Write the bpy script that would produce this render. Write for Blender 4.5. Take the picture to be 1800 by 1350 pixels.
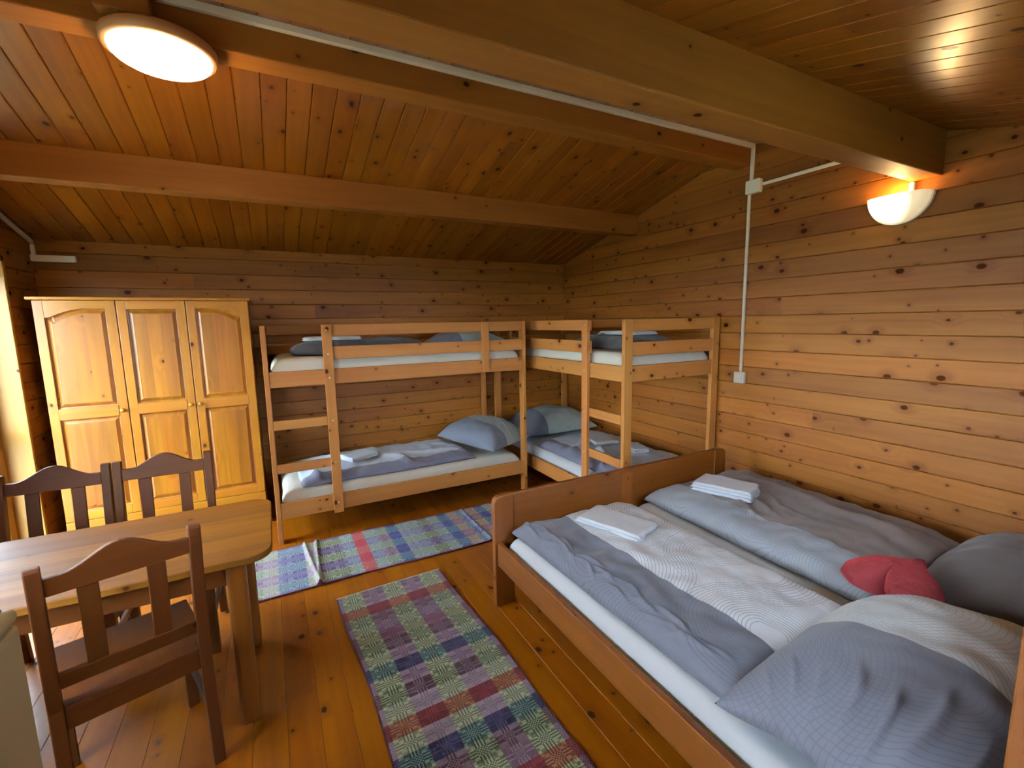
import bpy, bmesh, math, random
from mathutils import Vector, Matrix, noise as mnoise
R = random.Random(7)
for o in list(bpy.data.objects): bpy.data.objects.remove(o)
C = bpy.context.scene.collection
PI = math.pi

# ---------------------------------------------------------------- camera
yaw, pitch, roll = 0.4849, 0.1358, -0.0185
cy, sy = math.cos(yaw), math.sin(yaw)
fwd = Vector((sy*math.cos(pitch), cy*math.cos(pitch), -math.sin(pitch)))
rt = Vector((cy, -sy, 0)); up = rt.cross(fwd)
c_, s_ = math.cos(roll), math.sin(roll)
rt2 = c_*rt + s_*up; up2 = -s_*rt + c_*up
cd = bpy.data.cameras.new('camera'); cam = bpy.data.objects.new('camera', cd); C.objects.link(cam)
M3 = Matrix((rt2, up2, -fwd)).transposed()
cam.matrix_world = Matrix.Translation((-3.0399, -4.4947, 1.568)) @ M3.to_4x4()
cd.sensor_fit = 'HORIZONTAL'; cd.sensor_width = 36; cd.lens = 804.8/1800*36
cd.clip_start = 0.02; cd.clip_end = 100
bpy.context.scene.camera = cam
# ---------------------------------------------------------------- world and light
W = bpy.data.worlds.new('sky'); bpy.context.scene.world = W; W.use_nodes = True
bg = W.node_tree.nodes['Background']
bg.inputs[0].default_value = (0.70, 0.85, 1.0, 1); bg.inputs[1].default_value = 60.0
vs = bpy.context.scene.view_settings
vs.view_transform = 'Standard'; vs.look = 'None'; vs.gamma = 1; vs.exposure = 0.0; vs.use_curve_mapping = False
def area(name, loc, rot, sx, sy_, portal=True, power=0, col=(1, 1, 1)):
    l = bpy.data.lights.new(name, 'AREA'); l.shape = 'RECTANGLE'; l.size = sx; l.size_y = sy_
    l.energy = power; l.color = col
    if portal: l.cycles.is_portal = True
    o = bpy.data.objects.new(name, l); C.objects.link(o); o.location = loc; o.rotation_euler = rot
    return o
WL, WR, YF = -4.46, 0.03, -4.62        # left wall, right wall, front wall
# openings of the left wall: glazed door near the back corner, unseen window added near the camera
DY0, DY1, DZ = -1.62, -0.46, 2.02
WY0, WY1, WZ0, WZ1 = -4.4, -2.75, 0.75, 2.0
area('door_portal', (WL-.17, (DY0+DY1)/2, DZ/2), (0, -PI/2, 0), DZ, DY1-DY0)
area('added_window_portal', (WL-.17, (WY0+WY1)/2, (WZ0+WZ1)/2), (0, -PI/2, 0), WZ1-WZ0, WY1-WY0)
FX0, FX1, FZ0, FZ1 = -2.0, -1.1, 1.1, 2.05     # unseen front wall window, added behind the camera to light the bed
area('added_front_window_portal', ((FX0+FX1)/2, YF-.07, (FZ0+FZ1)/2), (PI/2, 0, 0), FX1-FX0, FZ1-FZ0)
def point(name, loc, power, col, rad):
    l = bpy.data.lights.new(name, 'POINT'); l.energy = power; l.color = col; l.shadow_soft_size = rad
    o = bpy.data.objects.new(name, l); C.objects.link(o); o.location = loc; return o
point('ceiling_lamp_light', (-3.305, -2.27, 2.46), 17, (1, .64, .28), .09)
point('wall_lamp_light', (WR-.055, -3.20, 2.21), 5, (1, .58, .22), .03)

# ---------------------------------------------------------------- helpers
def lin(h):
    if isinstance(h, str): h = tuple(int(h[i:i+2], 16)/255 for i in (0, 2, 4))
    return tuple((c/12.92 if c <= .04045 else ((c+.055)/1.055)**2.4) for c in h)+(1,)

class NT:
    def __init__(s, name):
        s.m = bpy.data.materials.new(name); s.m.use_nodes = True; s.t = s.m.node_tree
        s.b = s.t.nodes['Principled BSDF']
    def n(s, typ, **k):
        nd = s.t.nodes.new(typ)
        for a, v in k.items(): setattr(nd, a, v)
        return nd
    def put(s, sock, v):
        if isinstance(v, bpy.types.NodeSocket): s.t.links.new(v, sock)
        elif v is not None: sock.default_value = v
    def math(s, op, a, b=None, c=None, clamp=False):
        nd = s.n('ShaderNodeMath', operation=op, use_clamp=clamp)
        s.put(nd.inputs[0], a); s.put(nd.inputs[1], b); s.put(nd.inputs[2], c)
        return nd.outputs[0]
    def mr(s, v, a, b, c=0., d=1., smooth=True):
        nd = s.n('ShaderNodeMapRange'); nd.interpolation_type = 'SMOOTHSTEP' if smooth else 'LINEAR'
        s.put(nd.inputs['Value'], v)
        for k, x in zip(('From Min', 'From Max', 'To Min', 'To Max'), (a, b, c, d)): s.put(nd.inputs[k], x)
        return nd.outputs[0]
    def mix(s, f, a, b, mode='MIX'):
        nd = s.n('ShaderNodeMix', data_type='RGBA', blend_type=mode)
        s.put(nd.inputs[0], f); s.put(nd.inputs[6], a); s.put(nd.inputs[7], b); return nd.outputs[2]
    def noise(s, vec, sc, det=3, rough=.5, dist=0):
        nd = s.n('ShaderNodeTexNoise'); s.put(nd.inputs['Vector'], vec)
        nd.inputs['Scale'].default_value = sc; nd.inputs['Detail'].default_value = det
        nd.inputs['Roughness'].default_value = rough; nd.inputs['Distortion'].default_value = dist
        return nd.outputs[0]
    def scale(s, vec, v):
        nd = s.n('ShaderNodeVectorMath', operation='MULTIPLY'); s.put(nd.inputs[0], vec); nd.inputs[1].default_value = v
        return nd.outputs[0]
    def uv(s, name='UVMap'):
        return s.n('ShaderNodeUVMap', uv_map=name).outputs[0]
    def bump(s, h, st, d=.002):
        nd = s.n('ShaderNodeBump'); nd.inputs['Strength'].default_value = st; nd.inputs['Distance'].default_value = d
        s.put(nd.inputs['Height'], h); s.put(s.b.inputs['Normal'], nd.outputs[0])

def wood(name, light, dark, knot=.5, rough=.38, grain=.55, var=.28, coat=.15, kcol=(.035, .010, .003, 1), rf=110., rd=16., small=.35, val=.6):
    t = NT(name); uv = t.uv(); sep = t.n('ShaderNodeSeparateXYZ'); t.put(sep.inputs[0], t.uv('rnd'))
    tint, seed = sep.outputs[0], sep.outputs[1]
    # knots
    kv = t.scale(uv, (4.0, 5.5, 1))
    vo = t.n('ShaderNodeTexVoronoi', feature='F1', voronoi_dimensions='2D'); t.put(vo.inputs['Vector'], kv); vo.inputs['Scale'].default_value = 1
    vs_ = t.n('ShaderNodeSeparateColor'); t.put(vs_.inputs[0], vo.outputs['Color'])
    d = vo.outputs['Distance']
    on = t.math('GREATER_THAN', vs_.outputs[0], 1-knot)
    rad = t.math('MULTIPLY_ADD', vs_.outputs[1], .055, .028)
    edge = t.noise(uv, 90, 2)
    dd = t.math('ADD', d, t.math('MULTIPLY_ADD', edge, .03, -.015))
    kmask = t.math('MULTIPLY', t.mr(t.math('DIVIDE', dd, rad), 1.25, .75), on)
    halo = t.math('MULTIPLY', t.mr(t.math('DIVIDE', dd, rad), 4.5, .8), on)
    v2 = t.n('ShaderNodeTexVoronoi', feature='F1', voronoi_dimensions='2D'); t.put(v2.inputs['Vector'], t.scale(uv, (8, 9, 1))); v2.inputs['Scale'].default_value = 1
    v2c = t.n('ShaderNodeSeparateColor'); t.put(v2c.inputs[0], v2.outputs['Color'])
    r2 = t.math('MULTIPLY_ADD', v2c.outputs[1], .05, .03)
    k2 = t.math('MULTIPLY', t.mr(t.math('DIVIDE', v2.outputs['Distance'], r2), 1.3, .6), t.math('GREATER_THAN', v2c.outputs[0], 1-small*knot))
    halo = t.math('MAXIMUM', halo, t.math('MULTIPLY', t.mr(t.math('DIVIDE', v2.outputs['Distance'], r2), 4., .5), t.math('GREATER_THAN', v2c.outputs[0], 1-small*knot)))
    kmask = t.math('MAXIMUM', kmask, t.math('MULTIPLY', k2, .85))
    # grain bends round knots
    bend = t.math('MULTIPLY', t.mr(d, .35, 0.), on)
    g = t.scale(uv, (1.1, 16, 1))
    n1 = t.noise(g, 1.0, 2, .5, .6)
    sepu = t.n('ShaderNodeSeparateXYZ'); t.put(sepu.inputs[0], uv)
    ring = t.math('SINE', t.math('ADD', t.math('MULTIPLY', sepu.outputs[1], rf),
                 t.math('ADD', t.math('MULTIPLY', n1, rd), t.math('MULTIPLY', bend, 7.))))
    ring = t.math('MULTIPLY_ADD', ring, .5, .5)
    fine = t.noise(t.scale(uv, (5, 240, 1)), 1, 2)
    big = t.noise(t.scale(uv, (.8, 5, 1)), 1, 2)
    f = t.math('ADD', t.math('MULTIPLY', ring, .42*grain), t.math('MULTIPLY', fine, .5*grain))
    f = t.math('ADD', f, t.math('MULTIPLY_ADD', big, 1.5, -.6), clamp=True)
    col = t.mix(f, lin(light), lin(dark))
    col = t.mix(t.math('MULTIPLY', halo, .6), col, lin(dark))
    tv = t.math('MULTIPLY_ADD', tint, var*val, (1-var/2)*val)
    hs = t.n('ShaderNodeHueSaturation'); t.put(hs.inputs['Color'], col); t.put(hs.inputs['Value'], tv)
    t.put(hs.inputs['Hue'], t.math('MULTIPLY_ADD', seed, .008, .496))
    t.put(hs.inputs['Saturation'], 1.04)
    col = t.mix(t.math('MULTIPLY', kmask, .96), hs.outputs[0], kcol)
    t.put(t.b.inputs['Base Color'], col)
    t.put(t.b.inputs['Roughness'], t.math('ADD', t.math('MULTIPLY', kmask, .3), t.math('MULTIPLY_ADD', f, .12, rough-.05)))
    t.put(t.b.inputs['Specular IOR Level'], t.math('MULTIPLY_ADD', kmask, -.25, .25 if rough > .5 else .4)); t.b.inputs['Coat Weight'].default_value = coat; t.b.inputs['Coat Roughness'].default_value = .22
    t.bump(t.math('MULTIPLY', f, -1.), .1, .001)
    return t.m

def plain(name, col, rough=.5, metal=0, emit=None, es=0, bumpsc=None, bs=.2):
    t = NT(name); t.b.inputs['Base Color'].default_value = lin(col); t.b.inputs['Roughness'].default_value = rough
    t.b.inputs['Metallic'].default_value = metal
    n = t.noise(t.n('ShaderNodeTexCoord').outputs['Object'], bumpsc or 30, 3)
    t.put(t.b.inputs['Roughness'], t.math('MULTIPLY_ADD', n, .1, rough-.05))
    if bumpsc: t.bump(n, bs, .001)
    if emit:
        t.b.inputs['Emission Color'].default_value = lin(emit) if isinstance(emit, str) else emit; t.b.inputs['Emission Strength'].default_value = es
    return t.m

def linen(name, base, band, edge, lo=None, circles=True, side=1, ink=.45, wob=.0):
    """printed bed linen: two tones split along u = edge (metres), thin concentric rings over both"""
    t = NT(name); uv = t.uv(); sp = t.n('ShaderNodeSeparateXYZ'); t.put(sp.inputs[0], uv)
    u, v = sp.outputs[0], sp.outputs[1]
    e = t.mr(u, edge-.003, edge+.003) if side > 0 else t.mr(u, edge+.003, edge-.003)
    col = t.mix(e, lin(band), lin(base))
    if lo:
        e2 = t.mr(v, lo[0]-.003, lo[0]+.003)
        col = t.mix(e2, col, lin(lo[1]))
    if circles:
        tot = None
        for (cx, cyy, r0, r1) in circles:
            dx = t.math('SUBTRACT', u, cx); dy = t.math('SUBTRACT', v, cyy)
            r = t.math('SQRT', t.math('ADD', t.math('MULTIPLY', dx, dx), t.math('MULTIPLY', t.math('MULTIPLY', dy, dy), .8)))
            fr = t.math('FRACT', t.math('MULTIPLY', r, 1/.0125))
            ln = t.math('LESS_THAN', fr, .2)
            ins = t.math('MULTIPLY', t.math('GREATER_THAN', r, r0), t.math('LESS_THAN', r, r1))
            k = t.math('MULTIPLY', ln, ins)
            tot = k if tot is None else t.math('MAXIMUM', tot, k)
        col = t.mix(t.math('MULTIPLY', tot, ink), col, lin('3a4048'))
    t.put(t.b.inputs['Base Color'], col); t.b.inputs['Roughness'].default_value = .85
    t.b.inputs['Sheen Weight'].default_value = .15
    w = t.noise(t.scale(uv, (1, 1, 1)), 28, 4, .6, .5)
    t.bump(w, .25, .004)
    return t.m

def terry(name, col):
    t = NT(name); uv = t.uv()
    t.b.inputs['Base Color'].default_value = lin(col); t.b.inputs['Roughness'].default_value = .95
    sp = t.n('ShaderNodeSeparateXYZ'); t.put(sp.inputs[0], uv)
    w = t.math('SINE', t.math('MULTIPLY', sp.outputs[0], 2*PI/.008))
    n = t.noise(uv, 300, 2)
    t.bump(t.math('ADD', w, t.math('MULTIPLY', n, 1.2)), .5, .0015)
    return t.m

def setp(o, label=None, cat=None, group=None, kind=None):
    if label: o['label'] = label
    if cat: o['category'] = cat
    if group: o['group'] = group
    if kind: o['kind'] = kind
    return o
def empty(name, loc, rz=0, **k):
    o = bpy.data.objects.new(name, None); C.objects.link(o); o.location = loc; o.rotation_euler = (0, 0, rz)
    o.empty_display_size = .05
    return setp(o, **k)

class MB:
    """collects faces with wood-aligned UVs (metres) and a per-piece random pair"""
    def __init__(s): s.v = []; s.f = []; s.uv = []; s.rn = []; s.sm = []
    def face(s, pts, g=(1, 0, 0), off=(0, 0), rn=(.5, .5), smooth=False, uvs=None):
        i = len(s.v); s.v += [tuple(p) for p in pts]; s.f.append(list(range(i, i+len(pts))))
        if uvs is None:
            a, b, c = Vector(pts[0]), Vector(pts[1]), Vector(pts[2])
            n = (b-a).cross(c-a)
            if n.length < 1e-9 and len(pts) > 3: n = (c-a).cross(Vector(pts[3])-a)
            n.normalize(); g = Vector(g)
            t = n.cross(g)
            if t.length < .5:
                g = Vector((0, 0, 1)) if abs(n.z) < .7 else Vector((1, 0, 0)); t = n.cross(g)
            t.normalize()
            uvs = [(Vector(p).dot(g)+off[0], Vector(p).dot(t)+off[1]) for p in pts]
        s.uv.append(uvs); s.rn.append(rn); s.sm.append(smooth)
    def rnd(s): return (R.uniform(-40, 40), R.uniform(-40, 40)), (R.random(), R.random())
    def box(s, x0, x1, y0, y1, z0, z1, g=None, key=None):
        if x0 > x1: x0, x1 = x1, x0
        if y0 > y1: y0, y1 = y1, y0
        if z0 > z1: z0, z1 = z1, z0
        if g is None:
            d = (x1-x0, y1-y0, z1-z0); k = d.index(max(d)); g = tuple(1 if i == k else 0 for i in range(3))
        off, rn = key or s.rnd()
        P = [(x, y, z) for z in (z0, z1) for y in (y0, y1) for x in (x0, x1)]
        for q in ((0, 2, 3, 1), (4, 5, 7, 6), (0, 1, 5, 4), (2, 6, 7, 3), (0, 4, 6, 2), (1, 3, 7, 5)):
            s.face([P[i] for i in q], g, off, rn)
        return s
    def prism(s, poly, d0, d1, frame, g=None, key=None, smooth=False):
        """poly: 2-D outline (counter-clockwise), frame(a,b,d)->xyz"""
        off, rn = key or s.rnd(); n = len(poly); g = g or (1, 0, 0)
        A = [frame(a, b, d0) for a, b in poly]; B = [frame(a, b, d1) for a, b in poly]
        s.face(A[::-1], g, off, rn); s.face(B, g, off, rn)
        for i in range(n):
            j = (i+1) % n; s.face([A[i], A[j], B[j], B[i]], g, off, rn)
        return s
    def lathe(s, prof, loc, axis='z', seg=32, a0=0, a1=2*PI):
        def P(r, h, a):
            c, q = r*math.cos(a), r*math.sin(a)
            if axis == 'z': p = (c, q, h)
            elif axis == 'x': p = (h, c, q)
            else: p = (q, h, c)
            return tuple(p[i]+loc[i] for i in range(3))
        for k in range(len(prof)-1):
            for i in range(seg):
                t0 = a0+(a1-a0)*i/seg; t1 = a0+(a1-a0)*(i+1)/seg
                (r0, h0), (r1, h1) = prof[k], prof[k+1]
                q = [P(r0, h0, t0), P(r0, h0, t1), P(r1, h1, t1), P(r1, h1, t0)]
                uvv = [(t0*.2, h0+r0), (t1*.2, h0+r0), (t1*.2, h1+r1), (t0*.2, h1+r1)]
                if r0 < 1e-6: q = q[1:]; uvv = uvv[1:]
                elif r1 < 1e-6: q = q[:3]; uvv = uvv[:3]
                s.face(q, smooth=True, uvs=uvv)
        return s
    def build(s, name, mat, parent=None, bevel=0, seg=2, merge=1e-5, xf=None, fixn=True, **k):
        me = bpy.data.meshes.new(name); me.from_pydata(s.v, [], s.f)
        a = me.uv_layers.new(name='UVMap'); b = me.uv_layers.new(name='rnd')
        li = 0
        for fi, f in enumerate(s.f):
            for q in range(len(f)):
                a.data[li].uv = s.uv[fi][q]; b.data[li].uv = s.rn[fi]; li += 1
        for i, p in enumerate(me.polygons): p.use_smooth = s.sm[i]
        bm = bmesh.new(); bm.from_mesh(me)
        bmesh.ops.remove_doubles(bm, verts=bm.verts, dist=merge)
        if fixn: bmesh.ops.recalc_face_normals(bm, faces=bm.faces)
        if xf: bmesh.ops.transform(bm, matrix=xf, verts=bm.verts)
        bm.to_mesh(me); bm.free()
        for m in (mat if isinstance(mat, list) else [mat]): me.materials.append(m)
        o = bpy.data.objects.new(name, me); C.objects.link(o)
        if parent: o.parent = parent
        if bevel:
            md = o.modifiers.new('bevel', 'BEVEL'); md.width = bevel; md.segments = seg; md.limit_method = 'ANGLE'; md.angle_limit = math.radians(35)
            md.harden_normals = False
        return setp(o, **k)

# ---------------------------------------------------------------- materials
m_wall = wood('wall pine boards', 'cc8238', '934c18', knot=.62, rough=.55, var=.34, grain=.4, coat=.0, small=.5, val=0.37)
m_ceil = wood('ceiling pine boards', 'c0762e', '8c4618', knot=.45, rough=.33, var=.26, coat=.25, grain=.4, val=0.44)
m_floor = wood('floor pine boards', 'd47e2e', '9c4c16', knot=.35, rough=.38, var=.18, coat=.18, grain=.4, val=0.36)
m_beam = wood('beam wood', 'c07c3a', '9c5c26', knot=.14, rough=.6, var=.05, coat=.0, grain=.35, val=0.48)
m_bunk = wood('bunk pine', 'd29050', 'ac6830', knot=.35, rough=.6, var=.14, coat=.0, grain=.3, val=0.52)
m_ward = wood('wardrobe pine', 'e29c40', 'b86a20', knot=.14, rough=.36, var=.14, coat=.15, grain=.5, rf=60., rd=12., val=0.42)
m_wardp = wood('wardrobe panel pine', 'de963c', 'a85c18', knot=.24, rough=.36, var=.42, coat=.15, grain=.75, rf=55., rd=14., val=0.38)
m_bed = wood('bed frame wood', 'b0682a', '7c4014', knot=.08, rough=.45, var=.08, coat=.1, grain=.4, val=0.33)
m_table = wood('table pine', 'ba782c', '824812', knot=.1, rough=.52, var=.3, coat=.0, grain=.5, rf=70., val=0.42)
m_chair = wood('chair wood', '96541f', '6c3610', knot=.04, rough=.55, var=.08, coat=.0, grain=.35, val=0.3)
m_tleg = wood('table leg wood', 'b0682a', '7c4014', knot=.25, rough=.45, var=.1, coat=.1, grain=.4, val=.42)
m_jamb = wood('door frame pine', 'e4b058', 'cc9038', knot=.12, rough=.45, var=.1, grain=.3, val=0.45)
m_white = plain('white plastic', 'cfc6b4', .45)
m_sheet = plain('white fitted sheet', 'd4dde4', .9, bumpsc=14, bs=.35)
m_sheetc = plain('cream fitted sheet', 'd8d8cc', .9, bumpsc=14, bs=.35)
m_fridge = plain('fridge enamel', 'a2926a', .6)
m_glass = plain('opal lamp glass', 'ffffff', .3, emit=(1, .80, .50, 1), es=14)
g2_ = NT('opal wall lamp glass'); g2_.b.inputs['Base Color'].default_value = lin('f2e6d0'); g2_.b.inputs['Roughness'].default_value = .35
_d = g2_.n('ShaderNodeVectorMath', operation='DISTANCE'); g2_.put(_d.inputs[0], g2_.n('ShaderNodeTexCoord').outputs['Object']); _d.inputs[1].default_value = (-.06, .035, -.035)
g2_.b.inputs['Emission Color'].default_value = (1, .72, .38, 1); g2_.put(g2_.b.inputs['Emission Strength'], g2_.mr(_d.outputs['Value'], .13, .03, .5, 14.))
m_glass2 = g2_.m
m_ring = plain('lamp ring wood', 'a8794a', .45)
m_lampb = plain('lamp body', 'd8cdbc', .5)
m_screw = plain('zinc screw head', 'c8c8c8', .35, metal=1)
m_red = NT('red plush')
m_red.b.inputs['Base Color'].default_value = lin('5e050d'); m_red.b.inputs['Roughness'].default_value = .9
m_red.b.inputs['Sheen Weight'].default_value = .4; m_red.b.inputs['Sheen Tint'].default_value = lin('e04040')
m_red.bump(m_red.noise(m_red.n('ShaderNodeTexCoord').outputs['Object'], 22, 4), .9, .012); m_red = m_red.m
m_terry = terry('white towelling', 'e0eaf4')
m_terry2 = terry('grey white towelling', 'c4c8cc')
m_ground = plain('outdoor paving', '4a5238', .9, bumpsc=5)
mg = NT('window glass'); mg.b.inputs['Base Color'].default_value = (1, 1, 1, 1)
mg.b.inputs['Roughness'].default_value = 0; mg.b.inputs['Transmission Weight'].default_value = 1; mg.b.inputs['IOR'].default_value = 1.02
m_pane = mg.m
duvet_rings = [(.62, .45, .14, .30), (.30, .10, .05, .28), (.55, 1.05, .10, .26), (.72, .80, .16, .34), (.15, .75, .1, .34), (.40, 1.35, .05, .3), (.9, .1, .1, .3)]
m_duvetA = linen('grey and pale ringed duvet cover', 'e6f0fa', '62646f', .26, circles=duvet_rings, ink=.5)
m_duvetB = linen('taupe ringed duvet cover', '6e625c', '9aa0a8', .22, ink=.3, circles=[(.25, .55, .1, .3), (.05, .15, .05, .25), (.5, .9, .1, .3), (.1, 1.0, .08, .3)])
pil_rings = [(.62, .42, .07, .32), (.80, .10, .06, .3), (.30, .25, .10, .38), (.15, .55, .05, .34), (.9, .5, .05, .2)]
m_pilA = linen('pale and grey ringed pillowcase', 'deecf2', '6a6c78', .38, circles=pil_rings, ink=.28)
m_pilB = linen('taupe ringed pillowcase', '5e534c', '544b46', .50, circles=pil_rings, ink=.25)
m_dvC = linen('grey blue duvet cover', 'bccad8', '666878', .13, circles=[(.5, .4, .1, .28), (.4, 1.1, .1, .3)], ink=.15)
m_plC = linen('pale grey pillowcase', 'a4b6b4', '6c7482', .24, circles=[(.5, .3, .05, .3)], ink=.2)
m_dvD = linen('dark grey folded duvet cover', '484644', '403e3c', .2, circles=None)

# ---------------------------------------------------------------- room shell
def planks(mb, O, U, V, N, rows, ch=.004, depth=.02):
    """rows of (v0, v1, u0, u1): bevel-edged boards, face in plane O, edges sunk along -N"""
    O, U, V, N = map(Vector, (O, U, V, N))
    for (v0, v1, u0, u1) in rows:
        off, rn = mb.rnd()
        P = lambda u, v, d: tuple(O+U*u+V*v-N*d)
        mb.face([P(u0, v0+ch, 0), P(u1, v0+ch, 0), P(u1, v1-ch, 0), P(u0, v1-ch, 0)], U, off, rn)
        mb.face([P(u0, v0, ch*1.3), P(u1, v0, ch*1.3), P(u1, v0+ch, 0), P(u0, v0+ch, 0)], U, off, rn)
        mb.face([P(u0, v1-ch, 0), P(u1, v1-ch, 0), P(u1, v1, ch*1.3), P(u0, v1, ch*1.3)], U, off, rn)
        mb.face([P(u0, v0, ch*1.3), P(u0, v0+ch, 0), P(u0, v1-ch, 0), P(u0, v1, ch*1.3)], U, off, rn)
        mb.face([P(u1, v0, ch*1.3), P(u1, v1, ch*1.3), P(u1, v1-ch, 0), P(u1, v0+ch, 0)], U, off, rn)
def back(mb, b): mb.box(*b)
BW = .1225; BO = 1.209-BW*10
# right gable wall (boards run along y)
mb = MB(); rows = []
for k in range(-1, 26):
    z0 = max(0, BO+k*BW); z1 = BO+(k+1)*BW
    if z1 <= .01 or z0 > 2.76: continue
    ya, yb = -4.62, 0
    if z0 > 2.2: yb = -(z0-2.2)/.252; ya = -2.26-(2.77-z0)/.27
    # butt joints
    if k % 3 == 1 and z0 < 2.2:
        j = -R.uniform(1.4, 3.6); rows += [(z0, z1, ya, j), (z0, z1, j, yb)]
    else: rows.append((z0, z1, ya, yb))
planks(mb, (WR, 0, 0), (0, 1, 0), (0, 0, 1), (-1, 0, 0), rows)
mb.box(WR+.006, WR+.08, -4.7, .08, 0, 2.8)
mb.build('wall_right', m_wall, kind='structure')
# back wall
mb = MB(); rows = []
for k in range(-1, 19):
    z0 = max(0, BO+.05+k*BW); z1 = min(2.215, BO+.05+(k+1)*BW)
    if z1 <= z0+.01: continue
    if k % 2:
        j = R.uniform(-3.6, -1); rows += [(z0, z1, WL-.02, j), (z0, z1, j, WR)]
    else: rows.append((z0, z1, WL-.02, WR))
planks(mb, (0, 0, 0), (1, 0, 0), (0, 0, 1), (0, -1, 0), rows)
mb.box(WL-.18, WR+.08, .006, .08, 0, 2.25)
mb.build('wall_back', m_wall, kind='structure')
# front wall (behind the camera)
mb = MB(); rows = []
for k in range(0, 18):
    z0, z1 = max(0, BO+k*BW), BO+(k+1)*BW
    if z1 > FZ0 and z0 < FZ1: rows += [(z0, z1, WL, FX0), (z0, z1, FX1, WR)]
    else: rows.append((z0, z1, WL, WR))
planks(mb, (0, YF, 0), (1, 0, 0), (0, 0, 1), (0, 1, 0), rows)
for x0, x1, z0, z1 in ((WL-.18, FX0, 0, 2.2), (FX1, WR+.08, 0, 2.2), (FX0, FX1, 0, FZ0), (FX0, FX1, FZ1, 2.2)):
    mb.box(x0, x1, YF-.08, YF-.006, z0, z1, g=(1, 0, 0))
mb.build('wall_front', m_wall, kind='structure')
# left wall with door opening and added window opening, 0.17 thick
mb = MB(); rows = []
def lw(z0, z1, y0, y1): rows.append((z0, z1, y0, y1))
for k in range(-1, 26):
    z0 = max(0, BO+.02+k*BW); z1 = BO+.02+(k+1)*BW
    if z1 <= .01 or z0 > 2.76: continue
    ya, yb = -4.62, 0
    if z0 > 2.2: yb = -(z0-2.2)/.252; ya = -2.26-(2.77-z0)/.27
    if z0 < DZ-.02:
        lw(z0, z1, DY1, yb)
        if z1 > WZ0 and z0 < WZ1: lw(z0, z1, ya, WY0); lw(z0, z1, WY1, DY0)
        else: lw(z0, z1, ya, DY0)
    else: lw(z0, z1, ya, yb)
planks(mb, (WL, 0, 0), (0, 1, 0), (0, 0, 1), (1, 0, 0), rows)
for y0, y1, z0, z1 in ((DY1, .08, 0, 2.8), (WY1, DY0, 0, 2.8), (YF-.08, WY0, 0, 2.8), (DY0, DY1, DZ, 2.8), (WY0, WY1, WZ1, 2.8), (WY0, WY1, 0, WZ0)):
    mb.box(WL-.17, WL-.006, y0, y1, z0, z1, g=(0, 1, 0))
mb.build('wall_left', m_wall, kind='structure')
# floor
mb = MB(); rows = []
x = WL-.05; k = 0
while x < WR:
    j = -R.uniform(.8, 3.8); rows += [(x, x+.118, -4.7, j), (x, x+.118, j, .05)]; x += .118
planks(mb, (0, 0, 0), (0, 1, 0), (1, 0, 0), (0, 0, 1), rows, ch=.0018)
mb.box(WL-.17, WR+.08, -4.7, .08, -.1, -.004)
mb.build('floor', m_floor, kind='structure')
# ceiling: two slopes, boards run down the slope
def ceil_z(y): return 2.2-.252*y if y > -2.26 else 2.77+.27*(y+2.26)
mb = MB()
for (ya, yb) in ((-2.26, .06), (-4.7, -2.26)):
    A = Vector((0, yb, ceil_z(yb) if yb > -2.2 else 2.7695)); B = Vector((0, ya, ceil_z(ya)))
    Vd = (B-A); L = Vd.length; Vd.normalize()
    Nn = Vector((1, 0, 0)).cross(Vd)
    if Nn.z > 0: Nn = -Nn
    rows = []; x = WL-.2
    while x < WR+.05:
        j = R.uniform(.3, L-.3)
        if R.random() < .45: rows += [(x, x+.112, 0, j), (x, x+.112, j, L)]
        else: rows.append((x, x+.112, 0, L))
        x += .112
    planks(mb, tuple(A), tuple(Vd), (1, 0, 0), tuple(Nn), rows, ch=.0045)
    q = [A+Vector((WL-.2, 0, .03)), A+Vector((WR+.08, 0, .03)), B+Vector((WR+.08, 0, .03)), B+Vector((WL-.2, 0, .03))]
    q2 = [p+Vector((0, 0, .08)) for p in q]
    mb.face(q, Vd); mb.face(q2[::-1], Vd)
    for i in range(4): mb.face([q[i], q[(i+1) % 4], q2[(i+1) % 4], q2[i]], Vd)
mb.build('ceiling', m_ceil, kind='structure')
# purlins
for i, (y0, y1, z0) in enumerate(((-1.203, -1.09, 2.334), (-2.31, -2.185, 2.612), (-3.373, -3.245, 2.257))):
    mb = MB(); zt = [ceil_z(y0)+.01, ceil_z(y1)+.01]
    mb.prism([(y0, z0), (y1, z0), (y1, zt[1]), (y0, zt[0])], WL-.02, WR, lambda a, b, d: (d, a, b), g=(1, 0, 0))
    mb.build('trim_%d' % (i+1), m_beam, bevel=.006, kind='structure')
# white cable trunking is fixed to the beam and walls
mb = MB(); mb.box(-3.30, WR-.001, -2.335, -2.311, 2.722, 2.752)
tr = mb.build('cable_trunking', m_white, bevel=.003, label='long white cable trunking along the top of the ridge beam', cat='trunking')
mb = MB(); mb.box(WR-.016, WR-.001, -2.336, -2.310, 2.50, 2.722); mb.build('drop_section', m_white, tr, bevel=.003)
mb = MB(); mb.box(WR-.016, WR-.001, -2.322, -2.302, 1.17, 2.42)
tr = mb.build('cable_trunking', m_white, bevel=.003, label='thin upright white cable trunking on the gable wall above the small switch', cat='trunking')
mb = MB(); mb.box(WR-.016, WR-.001, -3.24, -2.405, 2.455, 2.475)
tr = mb.build('cable_trunking', m_white, bevel=.003, label='short level white cable trunking on the gable wall right of the junction box', cat='trunking')
mb = MB(); mb.box(WR-.045, WR-.001, -2.405, -2.300, 2.415, 2.505)
jb = mb.build('junction_box', m_white, bevel=.006, label='white square junction box high on the gable wall beside the ridge beam end', cat='junction box')
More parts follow.
